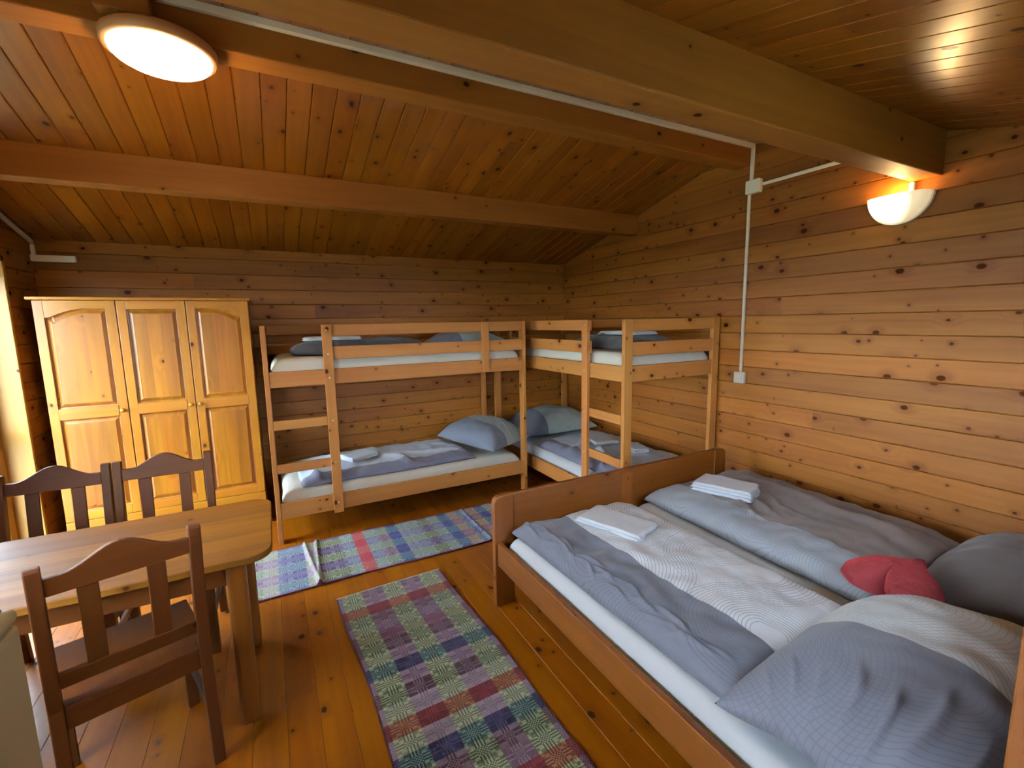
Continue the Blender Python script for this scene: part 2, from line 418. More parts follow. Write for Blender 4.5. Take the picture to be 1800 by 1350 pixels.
mb = MB(); mb.box(WR-.03, WR-.001, -2.353, -2.268, 1.085, 1.17)
sw = mb.build('wall_switch', m_white, bevel=.005, label='small white square wall switch at the lower end of the upright trunking', cat='switch')
mb = MB(); mb.box(WR-.036, WR-.03, -2.340, -2.281, 1.10, 1.157); mb.build('rocker', m_white, sw, bevel=.002)
# trunking in the left back corner
mb = MB()
def slope_bar(mb, y0, y1, x0, x1, dz, h):
    mb.prism([(y0, ceil_z(y0)-dz-h), (y1, ceil_z(y1)-dz-h), (y1, ceil_z(y1)-dz), (y0, ceil_z(y0)-dz)], x0, x1, lambda a, b, d: (d, a, b), g=(0, 1, 0))
slope_bar(mb, -2.1, -.012, WL+.001, WL+.022, .012, .026)
lt = mb.build('cable_trunking', m_white, bevel=.003, label='white cable trunking on the left wall, bending to end over the wardrobe', cat='trunking')
mb = MB(); mb.box(WL+.001, WL+.024, -.024, -.001, 2.09, 2.163); mb.build('drop_section', m_white, lt, bevel=.003)
mb = MB(); mb.box(WL+.001, -4.22, -.045, -.001, 2.045, 2.09); mb.build('end_section', m_white, lt, bevel=.004)

# glazed door in the left wall
mb = MB()
mb.box(WL-.19, WL+.012, DY1-.028, DY1+.0, 0, DZ); mb.box(WL-.19, WL+.012, DY0, DY0+.03, 0, DZ); mb.box(WL-.19, WL+.012, DY0, DY1, DZ-.03, DZ)
mb.box(WL-.19, WL-.02, DY0+.03, DY1-.028, -.001, .02)
dr = mb.build('door_1', m_jamb, bevel=.003, kind='structure')
mb = MB(); xa, xb = WL-.165, WL-.12
for y0, y1, z0, z1 in ((DY1-.115, DY1-.03, .022, DZ-.032), (DY0+.032, DY0+.12, .022, DZ-.032), (DY0+.12, DY1-.115, DZ-.12, DZ-.032), (DY0+.12, DY1-.115, .022, .18), (DY0+.12, DY1-.115, .86, .93)):
    mb.box(xa, xb, y0, y1, z0, z1)
lf = mb.build('door_leaf', m_jamb, dr, bevel=.003)
mb = MB(); mb.box(xa+.015, xa+.021, DY0+.11, DY1-.105, .17, .87); mb.box(xa+.015, xa+.021, DY0+.11, DY1-.105, .92, DZ-.11); mb.build('pane', m_pane, lf)
mb = MB(); mb.box(xb, xb+.035, DY0+.06, DY0+.08, .98, 1.0); mb.box(xb+.025, xb+.04, DY0+.06, DY0+.17, .98, 1.0); mb.build('door_handle', m_screw, lf, bevel=.003)
# unseen window added in the left wall to bring daylight onto the bed
mb = MB()
for y0, y1, z0, z1 in ((WY1-.03, WY1, WZ0, WZ1), (WY0, WY0+.03, WZ0, WZ1), (WY0, WY1, WZ1-.03, WZ1), (WY0, WY1, WZ0, WZ0+.03)):
    mb.box(WL-.18, WL+.012, y0, y1, z0, z1)
wn = mb.build('added_window_1', m_jamb, bevel=.003, kind='structure')
mb = MB(); ym = (WY0+WY1)/2
for y0, y1, z0, z1 in ((WY1-.09, WY1-.03, WZ0+.03, WZ1-.03), (WY0+.03, WY0+.09, WZ0+.03, WZ1-.03), (ym-.04, ym+.04, WZ0+.03, WZ1-.03), (WY0+.09, WY1-.09, WZ1-.09, WZ1-.03), (WY0+.09, WY1-.09, WZ0+.03, WZ0+.09)):
    mb.box(xa, xb, y0, y1, z0, z1)
wf = mb.build('added_window_frame', m_jamb, wn, bevel=.003)
mb = MB(); mb.box(xa+.015, xa+.021, WY0+.08, ym-.03, WZ0+.08, WZ1-.08); mb.box(xa+.015, xa+.021, ym+.03, WY1-.08, WZ0+.08, WZ1-.08); mb.build('pane', m_pane, wf)
mb = MB()  # unseen front window, added to send daylight over the headboard
for x0, x1, z0, z1 in ((FX0, FX0+.03, FZ0, FZ1), (FX1-.03, FX1, FZ0, FZ1), (FX0, FX1, FZ0, FZ0+.03), (FX0, FX1, FZ1-.03, FZ1)):
    mb.box(x0, x1, YF-.09, YF+.012, z0, z1)
wn = mb.build('added_window_2', m_jamb, bevel=.003, kind='structure')
mb = MB(); xm = (FX0+FX1)/2
for x0, x1, z0, z1 in ((FX0+.03, FX0+.08, FZ0+.03, FZ1-.03), (FX1-.08, FX1-.03, FZ0+.03, FZ1-.03), (xm-.03, xm+.03, FZ0+.03, FZ1-.03), (FX0+.08, FX1-.08, FZ0+.03, FZ0+.08), (FX0+.08, FX1-.08, FZ1-.08, FZ1-.03)):
    mb.box(x0, x1, YF-.07, YF-.03, z0, z1)
wf = mb.build('added_window_frame', m_jamb, wn, bevel=.003)
mb = MB(); mb.box(FX0+.07, xm-.02, YF-.053, YF-.047, FZ0+.07, FZ1-.07); mb.box(xm+.02, FX1-.07, YF-.053, YF-.047, FZ0+.07, FZ1-.07); mb.build('pane', m_pane, wf)
mb = MB(); mb.box(-60, 60, -60, YF-.2, -.56, -.51); mb.build('ground', m_ground, kind='structure')
mb = MB(); mb.box(-60, WL-.2, -50, 50, -.5, -.2); mb.build('ground', m_ground, kind='structure')
# thin skirting where right wall meets floor is absent in the room

# ---------------------------------------------------------------- lamps
root = empty('ceiling_lamp', (-3.305, -2.27, 2.612), label='round opal ceiling lamp glowing under the ridge beam at upper left', cat='lamp')
mb = MB(); mb.lathe([(0, 0), (.165, 0), (.178, -.012), (.178, -.040), (.168, -.046), (.158, -.044)], (0, 0, 0), seg=64); mb.build('lamp_rim', m_ring, root)
mb = MB(); mb.lathe([(.159, -.040)]+[(.159*math.cos(a), -.045-.05*math.sin(a)) for a in [i*PI/16 for i in range(0, 8)]]+[(0, -.095)], (0, 0, 0), seg=64); mb.build('lamp_shade', m_glass, root)
root.location.z = 2.611
mb = MB(); mb.box(-3.47, -3.312, -2.372, -2.3365, 2.640, 2.735); mb.box(-3.47, -3.312, -2.3365, -2.311, 2.640, 2.735)
mb.build('wooden_cover_block', m_beam, bevel=.003, label='small wooden cover block on the ridge beam face above the round lamp', cat='cover block')
# half moon wall lamp
LY, LZ = -3.205, 2.195
root = empty('wall_lamp', (WR-.001, LY, LZ), label='glowing half-moon wall lamp on the gable wall under the near beam end', cat='lamp')
def half(r, n=24): return [(r*math.cos(a), -abs(r*math.sin(a))) for a in [PI+PI*i/n for i in range(n+1)]]
mb = MB(); mb.prism(half(.148), -.022, 0, lambda a, b, d: (d, a, b)); mb.build('back_plate', m_lampb, root, bevel=.002)
mb = MB(); n = 24; prof = [(-.022, .138), (-.05, .136), (-.075, .125), (-.092, .10), (-.102, .06), (-.105, .0)]
for k in range(len(prof)-1):
    for i in range(n):
        a0 = PI+PI*i/n; a1 = PI+PI*(i+1)/n
        (d0, r0), (d1, r1) = prof[k], prof[k+1]
        mb.face([(d0, r0*math.cos(a0), r0*math.sin(a0)), (d0, r0*math.cos(a1), r0*math.sin(a1)), (d1, r1*math.cos(a1), r1*math.sin(a1)), (d1, r1*math.cos(a0), r1*math.sin(a0))][:4 if r1 > 1e-6 else 3], smooth=True, uvs=[(0, 0)]*(4 if r1 > 1e-6 else 3))
mb.build('lamp_shade', m_glass2, root)
mb = MB(); mb.box(-.022, -.004, -.058, -.038, .001, .059); mb.build('cable_cover', m_white, root, bevel=.002)

# ---------------------------------------------------------------- wardrobe
wx0, wx1, wyf, wyb, wh = -4.352, -3.158, -.468, -.012, 1.758
wr = empty('wardrobe', ((wx0+wx1)/2, (wyf+wyb)/2, 0), label='pale varnished pine three-door wardrobe with panelled doors against the back wall', cat='wardrobe')
ox, oy = (wx0+wx1)/2, (wyf+wyb)/2
mb = MB(); B_ = lambda *b, **k: mb.box(b[0]-ox, b[1]-ox, b[2]-oy, b[3]-oy, b[4], b[5], **k)
B_(wx0, wx0+.018, wyf+.018, wyb, 0, wh); B_(wx1-.018, wx1, wyf+.018, wyb, 0, wh)
B_(wx0+.018, wx1-.018, wyb-.01, wyb, .06, wh); B_(wx0+.018, wx1-.018, wyf+.02, wyb-.01, .09, .11); B_(wx0+.018, wx1-.018, wyf+.02, wyb-.01, wh-.02, wh)
mb.build('carcass', m_ward, wr, bevel=.002)
mb = MB(); B_(wx0, wx1, wyf, wyf+.018, .0, .265); mb.build('plinth', m_ward, wr, bevel=.002)
mb = MB(); B_(wx0-.022, wx1+.018, wyf-.022, wyb, wh+.001, wh+.022); mb.build('cornice', m_ward, wr, bevel=.006)
def door_panel(x0, x1, arch, knobx):
    zb, zt = .27, wh-.002
    y0, y1 = wyf-.001, wyf+.017
    s = .052
    mb = MB(); b = lambda a0, a1, b0, b1, c0, c1, **k: mb.box(a0-ox, a1-ox, b0-oy, b1-oy, c0, c1, **k)
    b(x0+.0015, x0+s, y0, y1, zb, zt); b(x1-s, x1-.0015, y0, y1, zb, zt)
    b(x0+s, x1-s, y0, y1, zb, .33, g=(1, 0, 0)); b(x0+s, x1-s, y0-.003, y1, .972, 1.046, g=(1, 0, 0))
    # arched or straight top rail
    n = 14; xa, xb_ = x0+s, x1-s; zlow = 1.645; zhi = 1.702
    def zt_(t):
        if arch == 0: return zhi-.003
        q = t if arch > 0 else 1-t
        return zlow+(zhi-zlow)*(0 if q < .06 else min(1, (math.sin(min(1, (q-.06)/.6)*PI/2))))
    pl = [(xa+(xb_-xa)*i/n, zt_(i/n)) for i in range(n+1)]+[(xb_, zt), (xa, zt)]
    mb.prism(pl, y0, y1, lambda a, b2, d: (a-ox, d-oy, b2), g=(1, 0, 0))
    d = mb.build('door', m_ward, wr, bevel=.003)
    # raised fields
    for (za, zt2, top) in ((.33, .972, 0), (1.046, 1.70, 1)):
        mb = MB(); off, rn = mb.rnd()
        def ring(ins, dep):
            L = [(xa+ins, za+ins), (xb_-ins, za+ins)]
            if top:
                L += [(xb_-ins-(xb_-xa-2*ins)*i/n, zt_(1-i/n)-ins) for i in range(n+1)]
            else: L += [(xb_-ins-(xb_-xa-2*ins)*i/n, zt2-ins) for i in range(n+1)]
            return [(a-ox, y0+dep-oy, b2) for a, b2 in L]
        rs = [ring(-.004, .012), ring(.009, .0165), ring(.030, .005), ring(.036, .005)]
        for k in range(3):
            A, Bq = rs[k], rs[k+1]
            for i in range(len(A)):
                j = (i+1) % len(A); mb.face([A[i], A[j], Bq[j], Bq[i]], (0, 0, 1), off, rn)
        # inner field made of glued staves
        F = rs[3]; xs = [p[0] for p in F]; zl = min(p[2] for p in F)
        lo_, hi_ = min(xs), max(xs); ns = 3
        up_ = F[2:][::-1]
        def ztop(x):
            for i in range(len(up_)-1):
                if up_[i][0] <= x <= up_[i+1][0]+1e-6:
                    t = (x-up_[i][0])/max(1e-6, up_[i+1][0]-up_[i][0]); return up_[i][2]*(1-t)+up_[i+1][2]*t
            return up_[-1][2]
        for q in range(ns):
            o2, r2 = mb.rnd(); a0 = lo_+(hi_-lo_)*q/ns; a1 = lo_+(hi_-lo_)*(q+1)/ns
            for m in range(5):
                b0 = a0+(a1-a0)*m/5; b1 = a0+(a1-a0)*(m+1)/5
                mb.face([(b0, F[0][1], zl), (b1, F[0][1], zl), (b1, F[0][1], ztop(b1)), (b0, F[0][1], ztop(b0))], (0, 0, 1), o2, r2)
        mb.build('panel', m_wardp, d, fixn=True)
    mb = MB(); mb.lathe([(0, -.032), (.010, -.031), (.016, -.024), (.015, -.016), (.008, -.010), (.008, 0)], (knobx-ox, y0-oy, 1.01), axis='y', seg=20)
    mb.build('knob', m_ward, d)
door_panel(wx0, -3.938, 1, -3.968); door_panel(-3.936, -3.549, 0, -3.576); door_panel(-3.547, wx1, -1, -3.518)

# ---------------------------------------------------------------- bunk beds
def bunk(name, label, loc, rz, s, Wd):
    """length along local x (ladder at x=0), front at y=0, inside along s*y"""
    root = empty(name, loc, rz, label=label, cat='bunk bed', group=None)
    L = 2.06
    def b(mb, x0, x1, y0, y1, z0, z1, **k): return mb.box(x0, x1, s*y0, s*y1, z0, z1, **k)
    for x0 in (0, L-.032):
        for y0 in (0, Wd-.07):
            mb = MB(); b(mb, x0, x0+.032, y0, y0+.07, 0, 1.57); mb.build('post', m_bunk, root, bevel=.003)
    def part(nm, *bx, **k): mb = MB(); b(mb, *bx); return mb.build(nm, m_bunk, root, bevel=.003, **k)
    for z0, z1 in ((.185, .305), (1.14, 1.25)):
        part('side_rail', .033, L-.033, .003, .026, z0, z1); part('side_rail', .033, L-.033, Wd-.026, Wd-.003, z0, z1)
    for z0, z1 in ((1.32, 1.413), (1.488, 1.57)):
        part('guard_rail', .39, L-.033, .003, .024, z0, z1); part('guard_rail', .033, L-.033, Wd-.024, Wd-.003, z0, z1)
    for x0, x1 in ((.004, .028), (L-.028, L-.004)):
        for z0, z1 in ((.185, .305), (1.14, 1.25), (1.32, 1.413), (1.488, 1.568)):
            part('end_rail', x0, x1, .071, Wd-.071, z0, z1)
    part('ladder_post', .385, .452, -.026, .002, .17, 1.57)
    part('guard_stile', L-.43, L-.365, -.022, .002, 1.145, 1.57)
    for z in (.525, .84): part('rung', .033, .385, -.003, .019, z, z+.066)
    for z in (.205, 1.165):
        part('bed_base', .035, L-.035, .027, Wd-.027, z, z+.018)
    for x, z in ((.418, .25), (.418, .56), (.418, .875), (.418, 1.19), (.418, 1.36), (.418, 1.53)):
        mb = MB(); mb.lathe([(0, -.0015*s), (.006, -.001*s), (.006, .0005*s)], (x, -.026*s, z), axis='y', seg=10)
        mb.build('screw', m_screw, root)
    return root
B1X, B1Y = -3.090, -.952
bunk('bunk_bed', 'pine bunk bed along the back wall beside the wardrobe', (B1X, B1Y, 0), 0, 1, .935)
B2X, B2Y = -.925, -2.122
bunk('bunk_bed', 'pine bunk bed in the corner along the gable wall', (B2X, B2Y, 0), PI/2, -1, .94)

# ---------------------------------------------------------------- soft goods
def nz(x, y, z, sc): return mnoise.noise(Vector((x*sc, y*sc, z)))
def soft(name, mat, corners, zb, T, nx=70, ny=70, p=6, q=.5, pinch=0, amp=.006, seed=0, folds=None, lift=None, under=.12, uvs=None, uoff=(0, 0), drop=0, skew=None, **k):
    """puffed cloth body on a quadrilateral plan: thickness profile, wrinkle noise, closed underside"""
    c = [Vector((a, b, 0)) for a, b in corners]
    lu = ((c[1]-c[0]).length+(c[2]-c[3]).length)/2; lv = ((c[3]-c[0]).length+(c[2]-c[1]).length)/2
    cen = sum(c, Vector())/4
    me = bpy.data.meshes.new(name); V = []; F = []; UV = []
    def pt(u, v):
        P = c[0]*(1-u)*(1-v)+c[1]*u*(1-v)+c[2]*u*v+c[3]*(1-u)*v
        if pinch:
            a, b = 2*u-1, 2*v-1
            f = 1-pinch*((1-b*b)*a*a*a*a+(1-a*a)*b*b*b*b)
            P = cen+(P-cen)*f
        P = P+Vector((nz(u*3, v*3, seed+5, 1.3), nz(u*3, v*3, seed+9, 1.3), 0))*.012
        return P
    for side in (0, 1):
        for j in range(ny+1):
            for i in range(nx+1):
                u, v = i/nx, j/ny
                # concentrate samples near the rim
                P = pt(u, v); a, b = abs(2*u-1), abs(2*v-1)
                h = (max(0, 1-a**p)*max(0, 1-b**p))**q
                z = zb+(lift(u, v) if lift else 0)
                if side == 0:
                    zz = z+T*h+amp*h**.5*(1.2*nz(P.x, P.y, seed, 5)+.8*nz(P.x, P.y, seed+3, 13))*2
                    if folds:
                        for (fu, fv, ang, ln, wd, ht) in folds:
                            du, dv = (u-fu)*lu, (v-fv)*lv
                            s1 = du*math.cos(ang)+dv*math.sin(ang); t1 = -du*math.sin(ang)+dv*math.cos(ang)
                            t1 += .02*math.sin(s1*14+fu*9)
                            zz += ht*math.exp(-(s1/ln)**4)*math.exp(-(t1/wd)**2)*h**.3
                    V.append((P.x, P.y, zz+T*under))
                else: V.append((P.x, P.y, z+T*under-T*under*h))
    N = (nx+1)*(ny+1)
    idx = lambda i, j, s: s*N+j*(nx+1)+i
    for j in range(ny):
        for i in range(nx):
            F.append((idx(i, j, 0), idx(i+1, j, 0), idx(i+1, j+1, 0), idx(i, j+1, 0)))
            F.append((idx(i, j, 1), idx(i, j+1, 1), idx(i+1, j+1, 1), idx(i+1, j, 1)))
    me.from_pydata(V, [], F)
    uvl = me.uv_layers.new(name='UVMap')
    for pl in me.polygons:
        pl.use_smooth = True
        for li in pl.loop_indices:
            vi = me.loops[li].vertex_index % N; j, i = divmod(vi, nx+1)
            uvl.data[li].uv = (i/nx*lu+uoff[0], j/ny*lv+uoff[1])
    bm = bmesh.new(); bm.from_mesh(me); bmesh.ops.remove_doubles(bm, verts=bm.verts, dist=1e-5); bmesh.ops.recalc_face_normals(bm, faces=bm.faces); bm.to_mesh(me); bm.free()
    me.materials.append(mat); o = bpy.data.objects.new(name, me); C.objects.link(o)
    par = k.pop('parent', None)
    if par: o.parent = par
    return setp(o, **k)

def rect(x0, x1, y0, y1): return [(x0, y0), (x1, y0), (x1, y1), (x0, y1)]
def rrect(cx, cy_, w, h, ang):
    c, s = math.cos(ang), math.sin(ang)
    return [(cx+a*c-b*s, cy_+a*s+b*c) for a, b in ((-w/2, -h/2), (w/2, -h/2), (w/2, h/2), (-w/2, h/2))]
# bunk mattresses
G = 'mattresses in the bunk beds'
soft('mattress', m_sheetc, rect(-3.050, -1.066, -.922, -.048), .224, .152, p=26, q=.5, amp=.002, seed=1, ny=50, nx=110, under=.02, label='white-sheeted mattress on the lower level of the bunk beside the wardrobe', cat='mattress', group=G)
soft('mattress', m_sheetc, rect(-3.050, -1.066, -.922, -.048), 1.184, .152, p=26, q=.5, amp=.002, seed=2, ny=50, nx=110, under=.02, label='white-sheeted mattress on the upper level of the bunk beside the wardrobe', cat='mattress', group=G)
soft('mattress', m_sheet, rect(-.895, -.015, -2.085, -.10), .224, .158, p=26, q=.5, amp=.002, seed=3, ny=110, nx=50, under=.02, label='white-sheeted mattress on the lower level of the corner bunk', cat='mattress', group=G)
soft('mattress', m_sheetc, rect(-.895, -.015, -2.085, -.10), 1.184, .152, p=26, q=.5, amp=.002, seed=4, ny=110, nx=50, under=.02, label='white-sheeted mattress on the upper level of the corner bunk', cat='mattress', group=G)
# bunk linen
DG = 'duvets'
soft('duvet', m_dvC, [(-1.50, -.88), (-1.50, -.16), (-2.94, -.20), (-2.90, -.90)], .377, .055, p=9, q=.5, amp=.007, seed=11, ny=120, nx=70, under=.1,
     folds=[(.3, .2, 1.2, .3, .03, .03), (.5, .5, .4, .4, .04, .025), (.7, .8, 1.5, .25, .03, .03), (.12, .93, .2, .15, .03, .035)],
     label='grey-blue duvet on the lower bunk beside the wardrobe', cat='duvet', group=DG)
soft('pillow', m_plC, rrect(-1.30, -.60, .60, .66, .50), .385, .175, p=2.6, q=.55, pinch=.06, amp=.007, seed=12, under=.25, lift=lambda u, v: .03+.06*v,
     folds=[(.75, .1, 1.2, .2, .012, .012), (.6, .12, 1.4, .2, .012, .01)],
     label='pale grey two-tone pillow on the lower bunk beside the wardrobe', cat='pillow')
soft('duvet', m_dvC, [(-.86, -1.98), (-.10, -1.98), (-.10, -.72), (-.86, -.86)], .383, .07, p=9, q=.5, amp=.008, seed=13, ny=110, nx=70, under=.1,
     folds=[(.2, .3, .9, .35, .03, .035), (.45, .7, .5, .35, .04, .03), (.15, .1, 1.4, .2, .03, .04)],
     label='grey-blue duvet on the lower level of the corner bunk', cat='duvet', group=DG)
soft('pillow', m_plC, rrect(-.465, -.44, .84, .60, -.03), .385, .21, p=2.6, q=.55, pinch=.06, amp=.008, seed=14, under=.2, lift=lambda u, v: .03,
     label='plump grey pillow at the corner end of the lower bunk by the gable wall', cat='pillow')
soft('folded_duvet', m_dvD, rect(-2.90, -1.85, -.78, -.30), 1.338, .085, p=5, q=.5, amp=.008, seed=15, under=.3, label='dark grey folded duvet on the upper bunk beside the wardrobe', cat='duvet')
soft('pillow', m_plC, rect(-1.80, -1.09, -.80, -.30), 1.338, .12, p=2.6, q=.5, pinch=.05, amp=.006, seed=16, under=.2, label='grey pillow behind the guard rails, right end of the upper bunk beside wardrobe', cat='pillow')
soft('folded_duvet', m_dvD, rect(-.78, -.22, -1.95, -1.25), 1.338, .085, p=5, q=.5, amp=.008, seed=17, under=.3, label='dark grey folded duvet on the upper level of the corner bunk', cat='duvet')
def towel(cx, cy_, zb, w, h, ang, mat, label, layers=3, t=.014, tilt=0):
    """folded towel: stacked soft layers joined at a rounded fold"""
    root = empty('folded_towel', (cx, cy_, zb), ang, label=label, cat='towel')
    mb = MB(); off, rn = mb.rnd(); n = 26
    for k in range(layers):
        z0 = k*t; ins = .004*k
        o = soft('towel_layer', mat, rect(-w/2+ins, w/2-ins, -h/2+R.uniform(-.004, .004), h/2-ins), z0, t*.95, nx=30, ny=24, p=22, q=.45, amp=.0015, seed=R.uniform(0, 99), under=.1, parent=root)
    return root
towel(-2.44, -.55, .450, .26, .19, .45, m_terry, 'crumpled white towel on the duvet of the lower bunk beside the wardrobe', 2, .018)
towel(-2.60, -.62, 1.450, .42, .24, .02, m_terry, 'white towel folded on the dark duvet of the upper bunk beside the wardrobe', 2, .013)
towel(-.42, -1.22, .478, .24, .36, -.25, m_terry2, 'large grey-white towel on the duvet of the lower level of the corner bunk', 2, .012)
towel(-.36, -1.64, .475, .15, .24, -.35, m_terry, 'small folded white towel on the corner bunk, nearest its ladder end', 2, .016)
towel(-.50, -1.66, 1.450, .26, .42, .03, m_terry, 'white towel folded on the dark duvet of the upper corner bunk', 2, .013)

# ---------------------------------------------------------------- double bed
bx0, bx1, by0, by1 = -2.042, -.185, -2.372, -4.285
bd = empty('double_bed', ((bx0+bx1)/2, (by0+by1)/2, 0), label='reddish-brown wooden double bed frame with low footboard, front right', cat='bed')
ox, oy = (bx0+bx1)/2, (by0+by1)/2
def bb(mb, *b, **k): return mb.box(b[0]-ox, b[1]-ox, b[2]-oy, b[3]-oy, b[4], b[5], **k)
def post(x0, x1, y0, y1, h, outer, nm='post', par=bd):
    r = .045; mb = MB(); pl = []
    arc = [(math.cos(a)*r, math.sin(a)*r) for a in [i*PI/2/8 for i in range(9)]]
    if outer < 0: pl = [(x1, 0), (x1, h)]+[(x0+r-c, h-r+s) for c, s in arc[::-1]]+[(x0, 0)]
    else: pl = [(x0, 0), (x1, 0)]+[(x1-r+c, h-r+s) for c, s in arc]+[(x0, h)]
    mb.prism(pl, y0, y1, lambda a, b, d: (a-ox, d-oy, b), g=(0, 0, 1)); mb.build(nm, m_bed, par, bevel=.004)
FH = .637
post(bx0, bx0+.115, by0, by0+.04, FH, -1, 'foot_post'); post(bx1-.115, bx1, by0, by0+.04, FH, 1, 'foot_post')
mb = MB(); bb(mb, bx0+.115, bx1-.115, by0+.006, by0+.034, .27, FH); mb.build('footboard', m_bed, bd, bevel=.005)
mb = MB(); bb(mb, -1.16, -1.07, by0-.002, by0+.006, .27, FH-.02); mb.build('centre_stile', m_bed, bd, bevel=.003)
HH = 1.22
post(bx0, bx0+.115, by1-.055, by1, HH, -1, 'head_post'); post(bx1-.115, bx1, by1-.055, by1, HH, 1, 'head_post')
mb = MB(); bb(mb, bx0+.115, bx1-.115, by1-.045, by1-.012, .35, HH-.05); mb.build('headboard', m_bed, bd, bevel=.005)
for x0 in (bx0+.012, bx1-.040):
    mb = MB(); bb(mb, x0, x0+.028, by0-.001, by1+.001, .245, .375); mb.build('side_rail', m_bed, bd, bevel=.004)
mb = MB(); bb(mb, bx0+.041, bx1-.041, by0-.02, by1+.02, .215, .235, g=(0, 1, 0)); mb.build('bed_base', m_bunk, bd)
for yy in (-3.3,):
    for x_ in (-1.15,): 
        mb = MB(); bb(mb, x_, x_+.06, yy-.03, yy+.03, 0, .215); mb.build('support_leg', m_bed, bd)
MG = 'mattresses on the double bed'
soft('mattress', m_sheet, rect(-1.992, -1.122, -4.27, -2.385), .236, .192, p=26, q=.42, amp=.003, seed=21, ny=110, nx=50, under=.02, label='white-sheeted mattress on the left half of the double bed', cat='mattress', group=MG)
soft('mattress', m_sheet, rect(-1.108, -.230, -4.27, -2.385), .236, .192, p=26, q=.42, amp=.003, seed=22, ny=110, nx=50, under=.02, label='white-sheeted mattress on the gable wall half of the double bed', cat='mattress', group=MG)
fl = [(.07+.03*math.sin(i*2.3), .97-i*.043, 1.75+.35*math.sin(i*1.7), .05+.03*((i*7) % 5)/5, .007, .010+.004*math.sin(i*3.1)) for i in range(21)]
soft('duvet', m_duvetA, [(-1.935, -3.76), (-1.22, -3.76), (-1.22, -2.47), (-1.975, -2.43)], .436, .082, p=10, q=.5, amp=.006, seed=23, nx=130, ny=200, under=.12,
     folds=fl+[(.3, .5, 1.57, .7, .05, -.010), (.35, .97, .1, .15, .04, -.016), (.62, .9, 1.2, .2, .03, .012)],
     label='grey and pale duvet with thin ring print on the left half of the double bed', cat='duvet')
soft('duvet', m_duvetB, [(-1.075, -3.70), (-.20, -3.72), (-.12, -2.44), (-1.04, -2.44)], .436, .095, p=8, q=.5, amp=.008, seed=24, nx=110, ny=150, under=.1,
     folds=[(.72, .5, 1.5, .6, .04, .02), (.30, .62, 1.0, .18, .018, .014), (.40, .58, 1.05, .2, .018, .014), (.50, .52, 1.15, .22, .02, .012), (.86, .5, 1.57, .6, .05, -.03)],
     label='taupe-grey duvet on the gable wall half of the double bed', cat='duvet')
soft('pillow', m_pilA, [(-2.03, -4.26), (-1.10, -4.26), (-1.13, -3.70), (-2.01, -3.73)], .438, .19, nx=120, ny=90, p=2.6, q=.55, pinch=.04, amp=.004, seed=25, under=.18, lift=lambda u, v: .02+.10*(1-v),
     folds=[(.06, .80, .9, .07, .008, .012), (.10, .72, .7, .08, .008, .012), (.08, .60, .4, .08, .009, .012), (.13, .50, .25, .10, .010, .012), (.10, .36, .1, .10, .010, .014), (.16, .25, -.05, .12, .012, .014), (.12, .12, -.1, .12, .012, .012)],
     label='large grey and pale ring-printed pillow at the near left of the double bed', cat='pillow')
soft('pillow', m_pilB, [(-.98, -4.26), (-.14, -4.26), (-.12, -3.68), (-.95, -3.72)], .438, .17, nx=90, ny=70, p=2.6, q=.55, pinch=.05, amp=.005, seed=26, under=.18, lift=lambda u, v: .012+.06*(1-v),
     label='brownish-grey pillow beside the gable wall on the double bed', cat='pillow')
towel(-1.535, -2.755, .524, .21, .37, .33, m_terry, 'white folded towel on the grey and pale duvet of the double bed', 2, .013)
towel(-.71, -2.77, .545, .22, .34, .35, m_terry, 'thicker folded white towel on the taupe duvet of the double bed', 3, .018)
# heart cushion
def heart_cushion(loc, rot, w, t):
    bm = bmesh.new(); N, K = 72, 14
    ring = []
    pts = []
    for i in range(N):
        a = 2*PI*i/N
        x_ = 16*math.sin(a)**3; y_ = 13*math.cos(a)-5*math.cos(2*a)-2*math.cos(3*a)-math.cos(4*a)
        pts.append((x_/32*w, (y_+2)/32*w))
    for sgn in (1, -1):
        prev = None
        for k in range(K+1):
            f = 1-k/K; h = math.sqrt(max(0, 1-f*f))*(1-.15*(1-f)**2)
            if f < 1e-6:
                v = bm.verts.new((0, 0, sgn*t/2*h)); 
                for i in range(N): bm.faces.new((prev[i], prev[(i+1) % N], v) if sgn > 0 else (prev[(i+1) % N], prev[i], v))
                break
            cur = [bm.verts.new((x_*f, y_*f+(.12*w*(1-f) if 0 else 0), sgn*t/2*h*(1+.08*math.sin(9*x_/w*f+3*y_/w)))) for x_, y_ in pts]
            if prev:
                for i in range(N): bm.faces.new((prev[i], prev[(i+1) % N], cur[(i+1) % N], cur[i]) if sgn > 0 else (cur[i], cur[(i+1) % N], prev[(i+1) % N], prev[i]))
            prev = cur
    bmesh.ops.remove_doubles(bm, verts=bm.verts, dist=1e-5); bmesh.ops.recalc_face_normals(bm, faces=bm.faces)
    me = bpy.data.meshes.new('heart_cushion'); bm.to_mesh(me); bm.free(); me.materials.append(m_red)
    for p in me.polygons: p.use_smooth = True
    o = bpy.data.objects.new('heart_cushion', me); C.objects.link(o); o.location = loc; o.rotation_euler = rot
    return setp(o, label='red plush heart-shaped cushion lying on the double bed between the pillows', cat='cushion')
heart_cushion((-1.055, -3.765, .605), (math.radians(-8), math.radians(4), math.radians(80)), .32, .13)

